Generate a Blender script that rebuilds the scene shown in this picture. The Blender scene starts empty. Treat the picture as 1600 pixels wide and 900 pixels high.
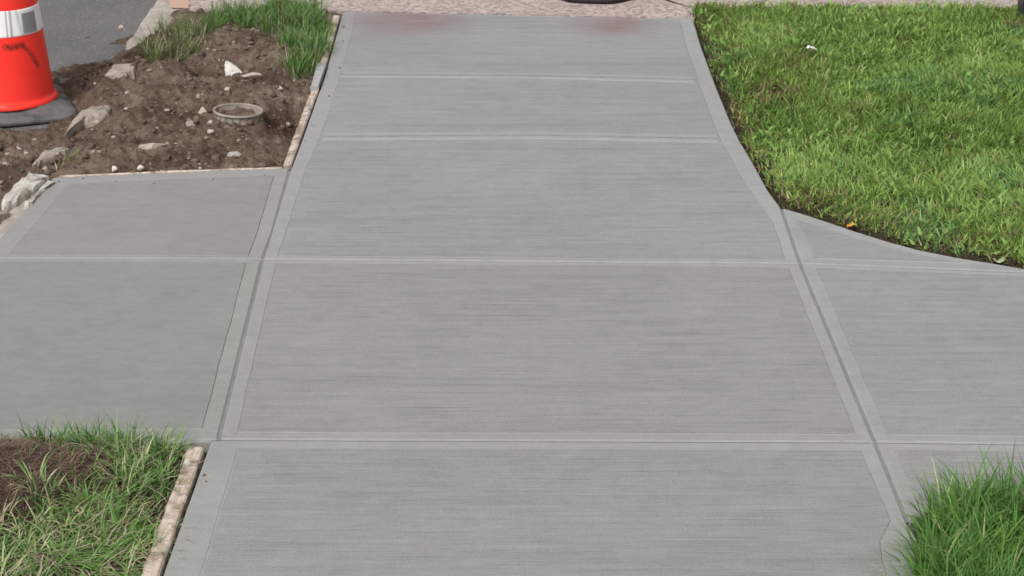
import bpy, bmesh, math, random
import numpy as np
from mathutils import Vector, Matrix

S = bpy.context.scene
R = math.radians
# ------------------------------------------------------------------ camera
F = 3200.0; H = 1.70; HOR = 1341.0            # focal length in photo pixels, eye height, pixels from centre up to the horizon
PITCH = math.atan2(HOR, F)
cam_d = bpy.data.cameras.new('camera'); cam = bpy.data.objects.new('camera', cam_d)
S.collection.objects.link(cam); S.camera = cam
cam.location = (0, 0, H); cam.rotation_euler = (math.pi/2 - PITCH, 0, 0)
cam_d.sensor_width = 36; cam_d.lens = F/1600*36
cam_d.clip_start = 0.05; cam_d.clip_end = 2000
cam_d.dof.use_dof = True; cam_d.dof.focus_distance = 3.9; cam_d.dof.aperture_fstop = 18
# ------------------------------------------------------------------ sky + sun (overcast)
SUN_EL, SUN_ROT = R(50), R(-150)
w = bpy.data.worlds.new('World'); S.world = w; w.use_nodes = True
nt = w.node_tree; nt.nodes.clear()
sky = nt.nodes.new('ShaderNodeTexSky'); sky.sky_type = 'NISHITA'; sky.sun_disc = False
sky.sun_elevation = SUN_EL; sky.sun_rotation = SUN_ROT; sky.air_density = 1.0; sky.dust_density = 4.0; sky.ozone_density = 1.0
hsv = nt.nodes.new('ShaderNodeHueSaturation'); hsv.inputs['Saturation'].default_value = 0.14
bg = nt.nodes.new('ShaderNodeBackground'); bg.inputs['Strength'].default_value = 0.11
out = nt.nodes.new('ShaderNodeOutputWorld')
nt.links.new(sky.outputs[0], hsv.inputs['Color']); nt.links.new(hsv.outputs[0], bg.inputs['Color']); nt.links.new(bg.outputs[0], out.inputs[0])
sd = bpy.data.lights.new('sun', 'SUN'); sd.energy = 1.5; sd.angle = R(22); sd.color = (1, 0.975, 0.94)
so = bpy.data.objects.new('sun', sd); S.collection.objects.link(so)
dirv = Vector((math.sin(SUN_ROT)*math.cos(SUN_EL), math.cos(SUN_ROT)*math.cos(SUN_EL), math.sin(SUN_EL)))
so.rotation_euler = (-dirv).to_track_quat('-Z', 'Y').to_euler(); so.location = (0, 0, 8)
vs = S.view_settings; vs.view_transform = 'Standard'; vs.look = 'None'; vs.gamma = 1; vs.use_curve_mapping = False
vs.exposure = 0.5

rng = np.random.default_rng(7); random.seed(7)

# ------------------------------------------------------------------ helpers
def G(px, py, z=0.0):
    """a point read off the photograph, put where it stands on the ground"""
    dx = (px-800)/F; dy = -(py-450)/F
    c, s = math.cos(PITCH), math.sin(PITCH)
    d = Vector((dx, dy*s + c, dy*c - s))
    t = (z-H)/d.z
    return Vector((dx*t, d.y*t, z))
def GP(pts, z=0.0): return [(G(x, y, z).x, G(x, y, z).y) for x, y in pts]
def pxinv(X, Y, Z=0.0):
    c, s = math.cos(PITCH), math.sin(PITCH)
    zc = Y*c + (H-Z)*s; yc = Y*s - (H-Z)*c
    return 800 + F*X/zc, 450 - F*yc/zc

def hash2(ix, iy, seed):
    n = (ix.astype(np.int64)*374761393 + iy.astype(np.int64)*668265263 + seed*1442695041) & 0xffffffff
    n = ((n ^ (n >> 13))*1274126177) & 0xffffffff
    n = n ^ (n >> 16)
    return (n & 0xffffff)/float(0xffffff)
def vnoise(x, y, seed=0):
    xi = np.floor(x); yi = np.floor(y); fx = x-xi; fy = y-yi
    fx = fx*fx*(3-2*fx); fy = fy*fy*(3-2*fy)
    a = hash2(xi, yi, seed); b = hash2(xi+1, yi, seed); c = hash2(xi, yi+1, seed); d = hash2(xi+1, yi+1, seed)
    return (a*(1-fx)+b*fx)*(1-fy) + (c*(1-fx)+d*fx)*fy
def fbm(x, y, sc, oct=4, seed=0, gain=.5):
    s = 0; a = 1; t = 0
    for o in range(oct):
        s = s + a*vnoise(x*sc+o*17.3, y*sc-o*9.1, seed+o); t += a; a *= gain; sc *= 2.03
    return s/t                                          # 0..1
def inpoly(x, y, poly):
    ins = np.zeros(x.shape, bool); n = len(poly)
    for i in range(n):
        x1, y1 = poly[i]; x2, y2 = poly[(i+1) % n]
        if y1 == y2: continue
        c = ((y1 > y) != (y2 > y)) & (x < (x2-x1)*(y-y1)/(y2-y1) + x1)
        ins ^= c
    return ins
def dist_line(x, y, pts, closed=False):
    d = np.full(x.shape, 1e9); n = len(pts)
    for i in range(n if closed else n-1):
        ax, ay = pts[i]; bx, by = pts[(i+1) % n]
        vx, vy = bx-ax, by-ay; L = vx*vx+vy*vy+1e-12
        t = np.clip(((x-ax)*vx+(y-ay)*vy)/L, 0, 1)
        d = np.minimum(d, np.hypot(x-ax-t*vx, y-ay-t*vy))
    return d
def sstep(a, b, v):
    t = np.clip((v-a)/(b-a), 0, 1); return t*t*(3-2*t)

def tag(o, label=None, cat=None, group=None, kind=None):
    if label: o['label'] = label
    if cat: o['category'] = cat
    if group: o['group'] = group
    if kind: o['kind'] = kind
    return o
def mesh_obj(name, V, Fc, mats, parent=None, loc=(0, 0, 0), fmat=None, smooth=False):
    me = bpy.data.meshes.new(name); me.from_pydata([tuple(v) for v in V], [], [tuple(f) for f in Fc])
    for m in (mats if isinstance(mats, (list, tuple)) else [mats]): me.materials.append(m)
    if fmat: me.polygons.foreach_set('material_index', fmat)
    if smooth: me.polygons.foreach_set('use_smooth', [True]*len(me.polygons))
    me.update()
    o = bpy.data.objects.new(name, me); S.collection.objects.link(o); o.location = loc
    if parent: o.parent = parent
    return o
def bm_obj(name, bm, mats, parent=None, loc=(0, 0, 0), smooth=False):
    me = bpy.data.meshes.new(name); bm.to_mesh(me); bm.free()
    for m in (mats if isinstance(mats, (list, tuple)) else [mats]): me.materials.append(m)
    if smooth: me.polygons.foreach_set('use_smooth', [True]*len(me.polygons))
    o = bpy.data.objects.new(name, me); S.collection.objects.link(o); o.location = loc
    if parent: o.parent = parent
    return o
def np_mesh(name, V, loops, starts, totals, mat, smooth=False, col=None, loc=(0, 0, 0)):
    me = bpy.data.meshes.new(name)
    me.vertices.add(len(V)); me.vertices.foreach_set('co', V.astype(np.float32).ravel())
    me.loops.add(len(loops)); me.loops.foreach_set('vertex_index', loops.astype(np.int32))
    me.polygons.add(len(starts)); me.polygons.foreach_set('loop_start', starts.astype(np.int32))
    try: me.polygons.foreach_set('loop_total', totals.astype(np.int32))
    except Exception: pass
    me.update(calc_edges=True); me.validate()
    if smooth: me.polygons.foreach_set('use_smooth', np.ones(len(starts), bool))
    if col is not None:
        a = me.attributes.new('tint', 'FLOAT_COLOR', 'POINT'); a.data.foreach_set('color', col.astype(np.float32).ravel())
    me.materials.append(mat)
    o = bpy.data.objects.new(name, me); S.collection.objects.link(o); o.location = loc
    return o

# ------------------------------------------------------------------ materials
class NT:
    def __init__(s, name, rough=.8, spec=.3):
        s.m = bpy.data.materials.new(name); s.m.use_nodes = True; s.t = s.m.node_tree
        s.b = s.t.nodes['Principled BSDF']; s.b.inputs['Roughness'].default_value = rough
        s.b.inputs['Specular IOR Level'].default_value = spec
        s.tc = s.t.nodes.new('ShaderNodeTexCoord')
    def n(s, k, **kw):
        x = s.t.nodes.new(k)
        for a, v in kw.items(): setattr(x, a, v)
        return x
    def l(s, a, b): s.t.links.new(a, b)
    def vec(s, scale=(1, 1, 1), rot=(0, 0, 0)):
        m = s.n('ShaderNodeMapping'); m.inputs['Scale'].default_value = scale; m.inputs['Rotation'].default_value = rot
        s.l(s.tc.outputs['Object'], m.inputs[0]); return m.outputs[0]
    def noise(s, scale, detail=4, rough=.55, v=None, dist=0):
        x = s.n('ShaderNodeTexNoise'); x.inputs['Scale'].default_value = scale; x.inputs['Detail'].default_value = detail
        x.inputs['Roughness'].default_value = rough; x.inputs['Distortion'].default_value = dist
        s.l(v if v is not None else s.tc.outputs['Object'], x.inputs['Vector']); return x.outputs['Fac']
    def vor(s, scale, v=None, feature='F1'):
        x = s.n('ShaderNodeTexVoronoi'); x.inputs['Scale'].default_value = scale; x.feature = feature
        s.l(v if v is not None else s.tc.outputs['Object'], x.inputs['Vector']); return x
    def ramp(s, fac, stops):
        x = s.n('ShaderNodeValToRGB'); e = x.color_ramp.elements
        while len(e) < len(stops): e.new(.5)
        for i, (p, c) in enumerate(stops):
            e[i].position = p
            e[i].color = (c, c, c, 1) if isinstance(c, (int, float)) else (*c, 1)
        s.l(fac, x.inputs[0]); return x.outputs[0]
    def mix(s, fac, a, b, mode='MIX'):
        x = s.n('ShaderNodeMix', data_type='RGBA', blend_type=mode)
        for i, v in ((0, fac), (6, a), (7, b)):
            if hasattr(v, 'is_linked') or isinstance(v, bpy.types.NodeSocket): s.l(v, x.inputs[i])
            elif i == 0: x.inputs[0].default_value = v
            else: x.inputs[i].default_value = (v, v, v, 1) if isinstance(v, (int, float)) else (*v, 1)
        return x.outputs[2]
    def math(s, op, a, b=0.0):
        x = s.n('ShaderNodeMath', operation=op)
        for i, v in ((0, a), (1, b)):
            if isinstance(v, bpy.types.NodeSocket): s.l(v, x.inputs[i])
            else: x.inputs[i].default_value = v
        return x.outputs[0]
    def bump(s, h, strength=.3, dist=.002):
        x = s.n('ShaderNodeBump'); x.inputs['Strength'].default_value = strength; x.inputs['Distance'].default_value = dist
        s.l(h, x.inputs['Height'])
        if s.b.inputs['Normal'].is_linked:
            s.l(s.b.inputs['Normal'].links[0].from_socket, x.inputs['Normal'])
        s.l(x.outputs[0], s.b.inputs['Normal'])
    def col(s, c):
        if isinstance(c, bpy.types.NodeSocket): s.l(c, s.b.inputs['Base Color'])
        else: s.b.inputs['Base Color'].default_value = (*c, 1)
    def attr(s, name='tint'):
        x = s.n('ShaderNodeAttribute'); x.attribute_name = name; return x
    def blob(s, p, r0, r1):
        g = s.n('ShaderNodeVectorMath', operation='DISTANCE'); s.l(s.tc.outputs['Object'], g.inputs[0]); g.inputs[1].default_value = p
        m = s.n('ShaderNodeMapRange'); m.interpolation_type = 'SMOOTHSTEP'
        m.inputs[1].default_value = r0; m.inputs[2].default_value = r1; m.inputs[3].default_value = 1; m.inputs[4].default_value = 0
        s.l(g.outputs['Value'], m.inputs[0]); return m.outputs[0]

def concrete(name, kind):
    t = NT(name, .85, .25)
    base = (.268, .264, .2605) if kind == 'trowel' else (.238, .2345, .2325)
    big = t.noise(1.3, 5, .6)
    c = t.mix(1.0, base, t.ramp(big, [(.25, .94), (.5, 1.0), (.75, 1.05)]), 'MULTIPLY')
    k_ = .22 if kind == 'smooth' else 1.0
    if kind != 'trowel':
        s1 = t.noise(1, 4, .6, t.vec((1.6, 55, 1), (0, 0, R(.6))), .15)
        c = t.mix(1.0, c, t.ramp(s1, [(.25, 1-.08*k_), (.45, 1-.02*k_), (.6, 1+.015*k_), (.8, 1+.07*k_)]), 'MULTIPLY')
        s2 = t.noise(1, 3, .65, t.vec((3.5, 250, 1), (0, 0, R(.6))), .2)
        md = t.ramp(t.noise(3.5, 4, .6, t.vec((1, 1.8, 1))), [(.35, .25*k_), (.65, 1.0*k_)])
        c = t.mix(md, c, t.mix(1.0, c, t.ramp(s2, [(.25, .82), (.5, 1.0), (.75, 1.15)]), 'MULTIPLY'))
        s3 = t.noise(1, 2, .5, t.vec((.9, 14, 1), (0, 0, R(-.4))), .4)
        c = t.mix(1.0, c, t.ramp(s3, [(.27, 1-.08*k_), (.38, 1.0), (.7, 1+.025*k_)]), 'MULTIPLY')
    bl = t.noise(9, 6, .65)
    c = t.mix(1.0, c, t.ramp(bl, [(.3, .95), (.6, 1.03)]), 'MULTIPLY')
    sp = t.noise(260, 4, .75); k2 = 1.0 if kind == 'broom' else .55
    c = t.mix(1.0, c, t.ramp(sp, [(.28, 1-.22*k2), (.5, 1.0), (.74, 1+.20*k2)]), 'MULTIPLY')
    if kind != 'trowel':      # crisp single bristle marks
        s4 = t.noise(1, 2, .6, t.vec((4.5, 420, 1), (0, 0, R(.5))), .1)
        c = t.mix(.75*k_, c, t.mix(1.0, c, t.ramp(s4, [(.30, .62), (.42, 1.0), (.60, 1.0), (.74, 1.28)]), 'MULTIPLY'))
    mt_ = t.noise(34, 5, .75, t.vec((.7, 1.3, 1))); c = t.mix(1.0, c, t.ramp(mt_, [(.32, .92), (.5, 1.0), (.68, 1.06)]), 'MULTIPLY')
    # small pits and dark specks
    v = t.vor(38); spot = t.ramp(v.outputs['Distance'], [(.035, 1), (.075, 0)])
    gate = t.ramp(t.noise(5, 2), [(.56, 0), (.60, 1)])
    c = t.mix(t.math('MULTIPLY', t.math('MULTIPLY', spot, gate), .5), c, (.13, .13, .12))
    a = t.attr('tint'); c = t.mix(1.0, c, a.outputs['Color'], 'MULTIPLY')
    for (px, py, r) in ((640, 30, .27), (955, 38, .20)):       # soft reddish brown patches, broken up by streaks
        p = G(px, py); f = t.math('MULTIPLY', t.blob(tuple(p), .02, r), t.ramp(t.noise(7, 4), [(.3, .55), (.6, 1)]))
        c = t.mix(t.math('MULTIPLY', f, t.ramp(t.noise(1, 4, .6, t.vec((9, 60, 1))), [(.35, .55), (.6, 1)])), c, (.20, .135, .125))
    t.col(c)
    t.bump(sp, .25, .0012)
    if kind != 'trowel': t.bump(s2, .45*k_, .0015)
    else: t.bump(t.noise(60, 4), .15, .002)
    return t.m
M = {}
M['broom'] = concrete('broomed_concrete', 'broom'); M['trowel'] = concrete('trowelled_concrete', 'trowel'); M['smooth'] = concrete('smooth_concrete', 'smooth')

def simple(name, c1, c2, scale, rough=.85, bump=.4, bd=.004, detail=6, spec=.2):
    t = NT(name, rough, spec); n = t.noise(scale, detail, .65)
    t.col(t.ramp(n, [(.3, c1), (.7, c2)])); t.bump(n, bump, bd); return t.m
def soil_mat():
    t = NT('soil', .95, .1)
    n1 = t.noise(6, 5, .6); n2 = t.noise(45, 6, .7); n3 = t.noise(220, 4, .7)
    c = t.ramp(n1, [(.3, (.058, .037, .027)), (.5, (.122, .086, .064)), (.72, (.200, .156, .123))])
    c = t.mix(1.0, c, t.ramp(n2, [(.3, .62), (.5, 1.0), (.72, 1.45)]), 'MULTIPLY')
    c = t.mix(1.0, c, t.ramp(n3, [(.3, .75), (.5, 1.0), (.7, 1.3)]), 'MULTIPLY')
    v = t.vor(55); f = t.ramp(v.outputs['Distance'], [(.10, 1), (.19, 0)])
    g = t.ramp(t.noise(14, 3), [(.55, 0), (.62, 1)])
    c = t.mix(t.math('MULTIPLY', f, g), c, (.30, .26, .22))
    t.col(c); t.bump(n2, .8, .012); t.bump(n3, .7, .004); return t.m
M['soil'] = soil_mat()
M['humus'] = simple('humus', (.028, .022, .014), (.085, .060, .036), 60, .95, .8, .01)
M['thatch'] = simple('thatch', (.040, .050, .020), (.10, .085, .045), 70, .95, .8, .01)
M['clod'] = simple('clod', (.070, .046, .034), (.175, .132, .102), 30, .95, .8, .006)
def asphalt():
    t = NT('asphalt', .85, .3)
    n = t.noise(3, 5, .6); v = t.vor(150); s = t.noise(300, 4, .7)
    c = t.mix(1.0, t.ramp(n, [(.3, (.115, .113, .115)), (.7, (.165, .16, .158))]), t.ramp(s, [(.3, .65), (.5, 1), (.72, 1.5)]), 'MULTIPLY')
    cc = t.ramp(v.outputs['Color'], [(.80, 0), (.93, 1)])
    c = t.mix(t.math('MULTIPLY', cc, .5), c, (.32, .31, .30))
    t.col(c); t.bump(s, .8, .004); t.bump(v.outputs['Distance'], .5, .004); return t.m
M['asphalt'] = asphalt()
def aggregate():
    t = NT('old_pavement', .9, .2)
    v = t.vor(95); n = t.noise(2.2, 4); s = t.noise(260, 4, .7)
    c = t.ramp(n, [(.3, (.38, .325, .295)), (.7, (.36, .28, .265))])
    pc = t.n('ShaderNodeSeparateColor'); t.l(v.outputs['Color'], pc.inputs[0])
    c = t.mix(1.0, c, t.ramp(pc.outputs[0], [(.1, .66), (.5, 1), (.9, 1.22)]), 'MULTIPLY')
    c = t.mix(1.0, c, t.ramp(s, [(.3, .8), (.7, 1.2)]), 'MULTIPLY')
    t.col(c); t.bump(v.outputs['Distance'], .6, .004); return t.m
M['aggregate'] = aggregate()
M['kerb'] = simple('kerb_stone', (.25, .22, .19), (.46, .41, .37), 22, .9, .6, .008)
def wood():
    t = NT('form_wood', .85, .2)
    g = t.noise(1, 5, .6, t.vec((90, 5, 90), (0, 0, R(-18))))
    c = t.ramp(g, [(.3, (.36, .28, .215)), (.5, (.50, .41, .335)), (.75, (.60, .535, .46))])
    n = t.noise(13, 6, .75)
    c = t.mix(t.ramp(n, [(.45, 0), (.60, .85)]), c, (.15, .105, .075))
    n2 = t.noise(17, 4, .6, t.vec((1, 1.3, 2)))
    c = t.mix(t.ramp(n2, [(.55, 0), (.64, .8)]), c, (.56, .54, .50))
    t.col(c); t.bump(g, .4, .002); t.bump(n, .5, .003); return t.m
M['wood'] = wood()
def rockm(name, c1, c2):
    t = NT(name, .85, .25); n = t.noise(38, 6, .65)
    c = t.ramp(n, [(.3, c1), (.65, c2)])
    d = t.noise(16, 4, .6); c = t.mix(t.ramp(d, [(.52, 0), (.66, .8)]), c, (.17, .125, .095))
    t.col(c); t.bump(n, .5, .004); return t.m
M['white_rock'] = rockm('white_rock', (.42, .38, .34), (.64, .60, .56))
M['grit'] = rockm('grit_stone', (.17, .13, .105), (.36, .31, .265))
M['tan_rock'] = rockm('tan_rock', (.30, .24, .20), (.52, .46, .40))
M['grey_rock'] = rockm('grey_rock', (.25, .235, .22), (.44, .42, .40))
def blade_mat(name, trans=.35):
    t = NT(name, .55, .25); a = t.attr('tint')
    t.col(a.outputs['Color'])
    tr = t.n('ShaderNodeBsdfTranslucent'); t.l(a.outputs['Color'], tr.inputs['Color'])
    mx = t.n('ShaderNodeMixShader'); mx.inputs[0].default_value = trans
    o = t.t.nodes['Material Output']; t.l(t.b.outputs[0], mx.inputs[1]); t.l(tr.outputs[0], mx.inputs[2]); t.l(mx.outputs[0], o.inputs[0])
    return t.m
M['blade'] = blade_mat('grass_blade')

# ------------------------------------------------------------------ the ground
def flat(name, poly, z, mat, base=None):
    n = len(poly); V = [(x, y, z) for x, y in poly]; Fc = [tuple(range(n))]
    if base is not None:
        V += [(x, y, base) for x, y in poly]; Fc += [(i, i+n, (i+1) % n+n, (i+1) % n) for i in range(n)]
    o = mesh_obj(name, V, Fc, mat); tag(o, kind='structure'); return o
def fix_up(poly):
    a = sum(poly[i][0]*poly[(i+1) % len(poly)][1]-poly[(i+1) % len(poly)][0]*poly[i][1] for i in range(len(poly)))
    return poly if a > 0 else poly[::-1]
tg = flat('ground', [(-300, -300), (300, -300), (300, 600), (-300, 600)], -.16, simple('far_ground', (.035, .055, .02), (.07, .09, .035), 2))

KA, KB = G(238, 5), G(-4, 330)                       # road face of the kerb
kd = (KB-KA).normalized(); kn = Vector((-kd.y, kd.x, 0))
if kn.x < 0: kn = -kn
def K(s, o): p = KA + kd*s + kn*o; return (p.x, p.y)
ROADZ = -.055
flat('road', fix_up([K(-40, 0), K(30, 0), K(30, -9), K(-40, -9)]), ROADZ, M['asphalt'])
# kerb: an old worn kerb, mostly buried, with broken top edge
def kerb():
    V = []; Fc = []; n = 260; L0, L1 = -3.0, 5.0
    prof = [(-.002, -.15), (0, -.03), (.006, -.008), (.02, 0), (.055, .002), (.09, 0), (.10, -.006), (.102, -.15)]
    for i in range(n+1):
        s = L0+(L1-L0)*i/n
        for j, (o, z) in enumerate(prof):
            x, y = K(s, o)
            jig = (float(fbm(np.array([s*1.0]), np.array([j*3.1]), 14, 3, 5)[0])-.5)
            jz = (float(fbm(np.array([s*1.0]), np.array([j*.8]), 9, 4, 9)[0])-.5)
            px_, py_ = pxinv(x, y); dz = -.06*float(sstep(58, 72, py_)*sstep(285, 272, py_))-.010*float(sstep(272, 285, py_))
            V.append((x+kn.x*jig*.02, y+kn.y*jig*.02, z+dz+(jz*.022 if z > -.1 else 0)))
    m = len(prof)
    for i in range(n):
        for j in range(m-1):
            a = i*m+j; Fc.append((a, a+1, a+m+1, a+m))
    o = mesh_obj('kerb', V, Fc, M['kerb'], smooth=True); tag(o, kind='structure')
kerb()

# old aggregate pavement beyond the new concrete
old = GP([(533, 15.5), (1085, 27.5)])
p0 = G(1090, 14); p1 = G(2600, 24)
poly = [K(.02, .103)] + [(G(225, 14).x+.02, G(225, 14).y)] + [old[0]] + [old[1]] + [(p0.x, p0.y)] + [(p1.x, p1.y)] + [(7, p1.y+2.2), (-1.2, p1.y+2.2), K(-2.2, .103)]
flat('old_pavement', fix_up(poly), -.002, M['aggregate'], -.15)

# ------------------------------------------------------------------ concrete slabs
def offset_poly(poly, ws):
    n = len(poly); out = []
    for i in range(n):
        p0 = Vector(poly[i-1]); p1 = Vector(poly[i]); p2 = Vector(poly[(i+1) % n])
        d1 = (p1-p0).normalized(); d2 = (p2-p1).normalized()
        n1 = Vector((-d1.y, d1.x)); n2 = Vector((-d2.y, d2.x))      # inward for CCW
        a = p1+n1*ws[i-1]; b = p1+n2*ws[i]
        cr = d1.x*d2.y-d1.y*d2.x
        if abs(cr) < .05: q = p1+(n1*ws[i-1]+n2*ws[i])/2
        else:
            t = ((b.x-a.x)*d2.y-(b.y-a.y)*d2.x)/cr; q = a+d1*t
        out.append((q.x, q.y))
    return out
def slab(pix, margins, tint=(1, 1, 1), name='pavement_slab', inner=None, panel='broom'):
    """pix: corners; margins[i] = width of the trowelled band along edge i->i+1; inner = explicit corners of the broomed panel"""
    poly = GP(pix); inn = GP(inner) if inner else None
    a = sum(poly[i][0]*poly[(i+1) % len(poly)][1]-poly[(i+1) % len(poly)][0]*poly[i][1] for i in range(len(poly)))
    n0 = len(poly)
    if a < 0:
        poly = poly[::-1]; margins = [margins[(n0-2-i) % n0] for i in range(n0)]; inn = inn[::-1] if inn else None
    ks = [max(1, int(math.hypot(poly[(i+1) % n0][0]-poly[i][0], poly[(i+1) % n0][1]-poly[i][1])/.05)) for i in range(n0)]
    def sub(q, wob=0):
        P = []
        for i in range(n0):
            x0, y0 = q[i]; x1, y1 = q[(i+1) % n0]; L = math.hypot(x1-x0, y1-y0)+1e-9
            for j in range(ks[i]):
                x = x0+(x1-x0)*j/ks[i]; y = y0+(y1-y0)*j/ks[i]
                if wob and j:
                    w_ = (float(fbm(np.array([x]), np.array([y]), 9, 3, 3)[0])-.5)*wob; x -= (y1-y0)/L*w_; y += (x1-x0)/L*w_
                P.append((x, y))
        return P
    rings = []
    def ring(ws, z): rings.append([(x, y, z) for x, y in sub(offset_poly(poly, ws))])
    ring([.0009]*n0, -.11); ring([.0011]*n0, -.0060)
    ring([.0032]*n0, -.0016); ring([.0060]*n0, .0006)
    if not inn: inn = offset_poly(poly, margins)
    def lerp(f): return [(p[0]*(1-f)+q[0]*f, p[1]*(1-f)+q[1]*f) for p, q in zip(offset_poly(poly, [.006]*n0), inn)]
    for f, z in ((.95, -.0006), (.985, -.0015), (1.03, .0004)): rings.append([(x, y, z) for x, y in sub(lerp(f), .0045)])
    n = len(rings[0]); V = [v for r in rings for v in r]; Fc = []; fm = []
    for k in range(len(rings)-1):
        for i in range(n):
            j = (i+1) % n; Fc.append((k*n+i, k*n+j, (k+1)*n+j, (k+1)*n+i)); fm.append(0)
    Fc.append(tuple(range((len(rings)-1)*n, len(rings)*n))); fm.append(1)
    o = mesh_obj(name, V, Fc, [M['trowel'], M[panel]], fmat=fm)
    at = o.data.attributes.new('tint', 'FLOAT_COLOR', 'POINT'); at.data.foreach_set('color', list((*tint, 1))*len(V))
    tag(o, kind='structure'); return o
M['groove_pale'] = simple('joint_floor', (.165, .165, .163), (.225, .225, .22), 30, .9, .2)
M['groove'] = simple('joint_groove', (.095, .095, .093), (.15, .15, .147), 30, .9, .2)
E = .052; J = .031; JL = .036
green = (.97, .985, .93)
slab([(82, 277), (280, 268.5), (454, 262), (428, 358), (411, 405), (-29, 403)], [E, E, JL, JL, J*.66, .055], (.95, .955, .95), panel='smooth')
slab([(-29, 403), (411, 405), (342, 687), (328, 688), (-285, 692)], [J*.66, JL, E, E*.9, .055], (.91, .93, .885), panel='smooth')
slab([(411, 405), (1251, 412), (1368, 691), (342, 687)], [J*.66, J, J, J], (.99, 1, .985))
slab([(328, 688), (342, 687), (1368, 691), (1420, 818), (1436, 842), (1437, 872), (1434, 900), (1424, 1000), (1400, 1135), (168, 1135)],
     [E, J, J, .03, .055, .055, .055, .055, J, E+.006], (.985, 1, .97),
     inner=[(372, 700), (376, 700), (1345, 704), (1391, 814), (1375, 845), (1378, 873), (1386, 898), (1374, 1000), (1352, 1115), (250, 1115)])
slab([(168, 1137), (1400, 1137), (1360, 2000), (-140, 2000)], [J, E, E, E], green)
slab([(1251, 412), (1645, 427.5), (1800, 456), (2400, 520), (2400, 704), (1368, 691)], [J*.7, .04, .04, J, J, J], (1.01, 1.03, 1.03))
slab([(1221, 324), (1253, 333), (1305, 350), (1340, 362), (1388, 377), (1436, 390), (1495, 402), (1546, 410), (1598, 419), (1644, 427), (1251, 412)],
     [.035]*9+[J*.7, J], (1.0, 1.02, 1.03),
     inner=[(1246, 343), (1256, 346), (1302, 360), (1338, 372), (1385, 386), (1430, 397), (1480, 406), (1500, 408.5), (1510, 409.5), (1505, 411), (1276, 404)])
slab([(1368, 691), (2400, 704), (2400, 772), (1600, 776), (1470, 788), (1440, 806), (1420, 818)], [J, J, .04, .04, .04, .03, J], (1, 1.01, .99),
     inner=[(1399, 703), (2380, 716), (2380, 757), (1600, 761), (1480, 770), (1450, 781), (1438, 784)])
def bed(name, pts, w_=.012, z=-.0026, mat='groove'):
    BZ[0] = z
    q = GP(pts); V = []; Fc = []
    for k, (x, y) in enumerate(q):
        a = q[max(0, k-1)]; b = q[min(len(q)-1, k+1)]; L = math.hypot(b[0]-a[0], b[1]-a[1]); nx, ny = -(b[1]-a[1])/L*w_, (b[0]-a[0])/L*w_
        V += [(x+nx, y+ny, BZ[0]), (x-nx, y-ny, BZ[0])]
    Fc = [(2*k, 2*k+1, 2*k+3, 2*k+2) for k in range(len(q)-1)]; BZ[0] -= .0003
    tag(mesh_obj(name, V, Fc, M[mat]), kind='structure')
BZ = [-.0026]
bed('pavement_joint', [(-29, 403), (411, 405), (1251, 412), (1644, 427), (1800, 456)])
bed('pavement_joint', [(330, 687.6), (1368, 691), (2400, 704)])
bed('pavement_joint', [(453, 266), (428, 358), (411, 405), (342, 686)], z=-.0021, mat='groove_pale')
bed('pavement_joint', [(1221, 326), (1251, 412), (1368, 691), (1419, 815)], z=-.0022, mat='groove_pale')
bed('pavement_joint', [(172, 1136), (1398, 1136)])
# upper driveway: an outer trowelled band and three broomed panels with tooled joints inside it
slab([(454.5, 262), (473, 213), (507, 117), (535, 18), (1084, 29.5), (1097, 73), (1121, 137), (1145, 195), (1157, 219), (1175, 249), (1202, 298), (1220, 322), (1251, 412), (411, 405)],
     [E*.9, E*.9, E*.9, .016, .046, .046, .049, .05, .05, .05, .045, J, J*.66, J], (1.03, 1.035, 1.05), name='driveway_slab')
def joint(pts, wd, tint):
    """tooled contraction joint: two trowelled strips with a rounded groove between them, pressed into the surface"""
    q = GP(pts); V = []; Fc = []; n = 60
    prof = [(-wd-.004, .0002), (-wd-.002, .0022), (-wd, .0018), (-.006, .0020), (-.0035, .0012), (-.0015, .0006), (.0015, .0006), (.0035, .0012), (.006, .0020), (wd, .0018), (wd+.002, .0022), (wd+.004, .0002)]
    L = [0]
    for i in range(1, len(q)): L.append(L[-1]+math.hypot(q[i][0]-q[i-1][0], q[i][1]-q[i-1][1]))
    for k in range(n+1):
        s = L[-1]*k/n; x = np.interp(s, L, [a[0] for a in q]); y = np.interp(s, L, [a[1] for a in q])
        wob = (float(vnoise(np.array([x*5.]), np.array([7.]), 8)[0])-.5)*.006
        for o, z in prof: V.append((x, y+o+wob*(1 if abs(o) < wd else .6), z))
    m = len(prof); fm = []
    for k in range(n):
        for j in range(m-1): Fc.append((k*m+j, k*m+j+1, (k+1)*m+j+1, (k+1)*m+j)); fm.append(1 if 3 <= j <= 7 else 0)
    o = mesh_obj('pavement_joint', V, Fc, [M['trowel'], M['groove_pale']], fmat=fm)
    at = o.data.attributes.new('tint', 'FLOAT_COLOR', 'POINT'); at.data.foreach_set('color', list((*tint, 1))*len(V))
    tag(o, kind='structure')
joint([(533, 117), (840, 119), (1084, 125.5)], .022, (1.03, 1.035, 1.05))
joint([(504, 214.5), (840, 212), (1121, 218)], .024, (1.03, 1.035, 1.05))

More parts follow.
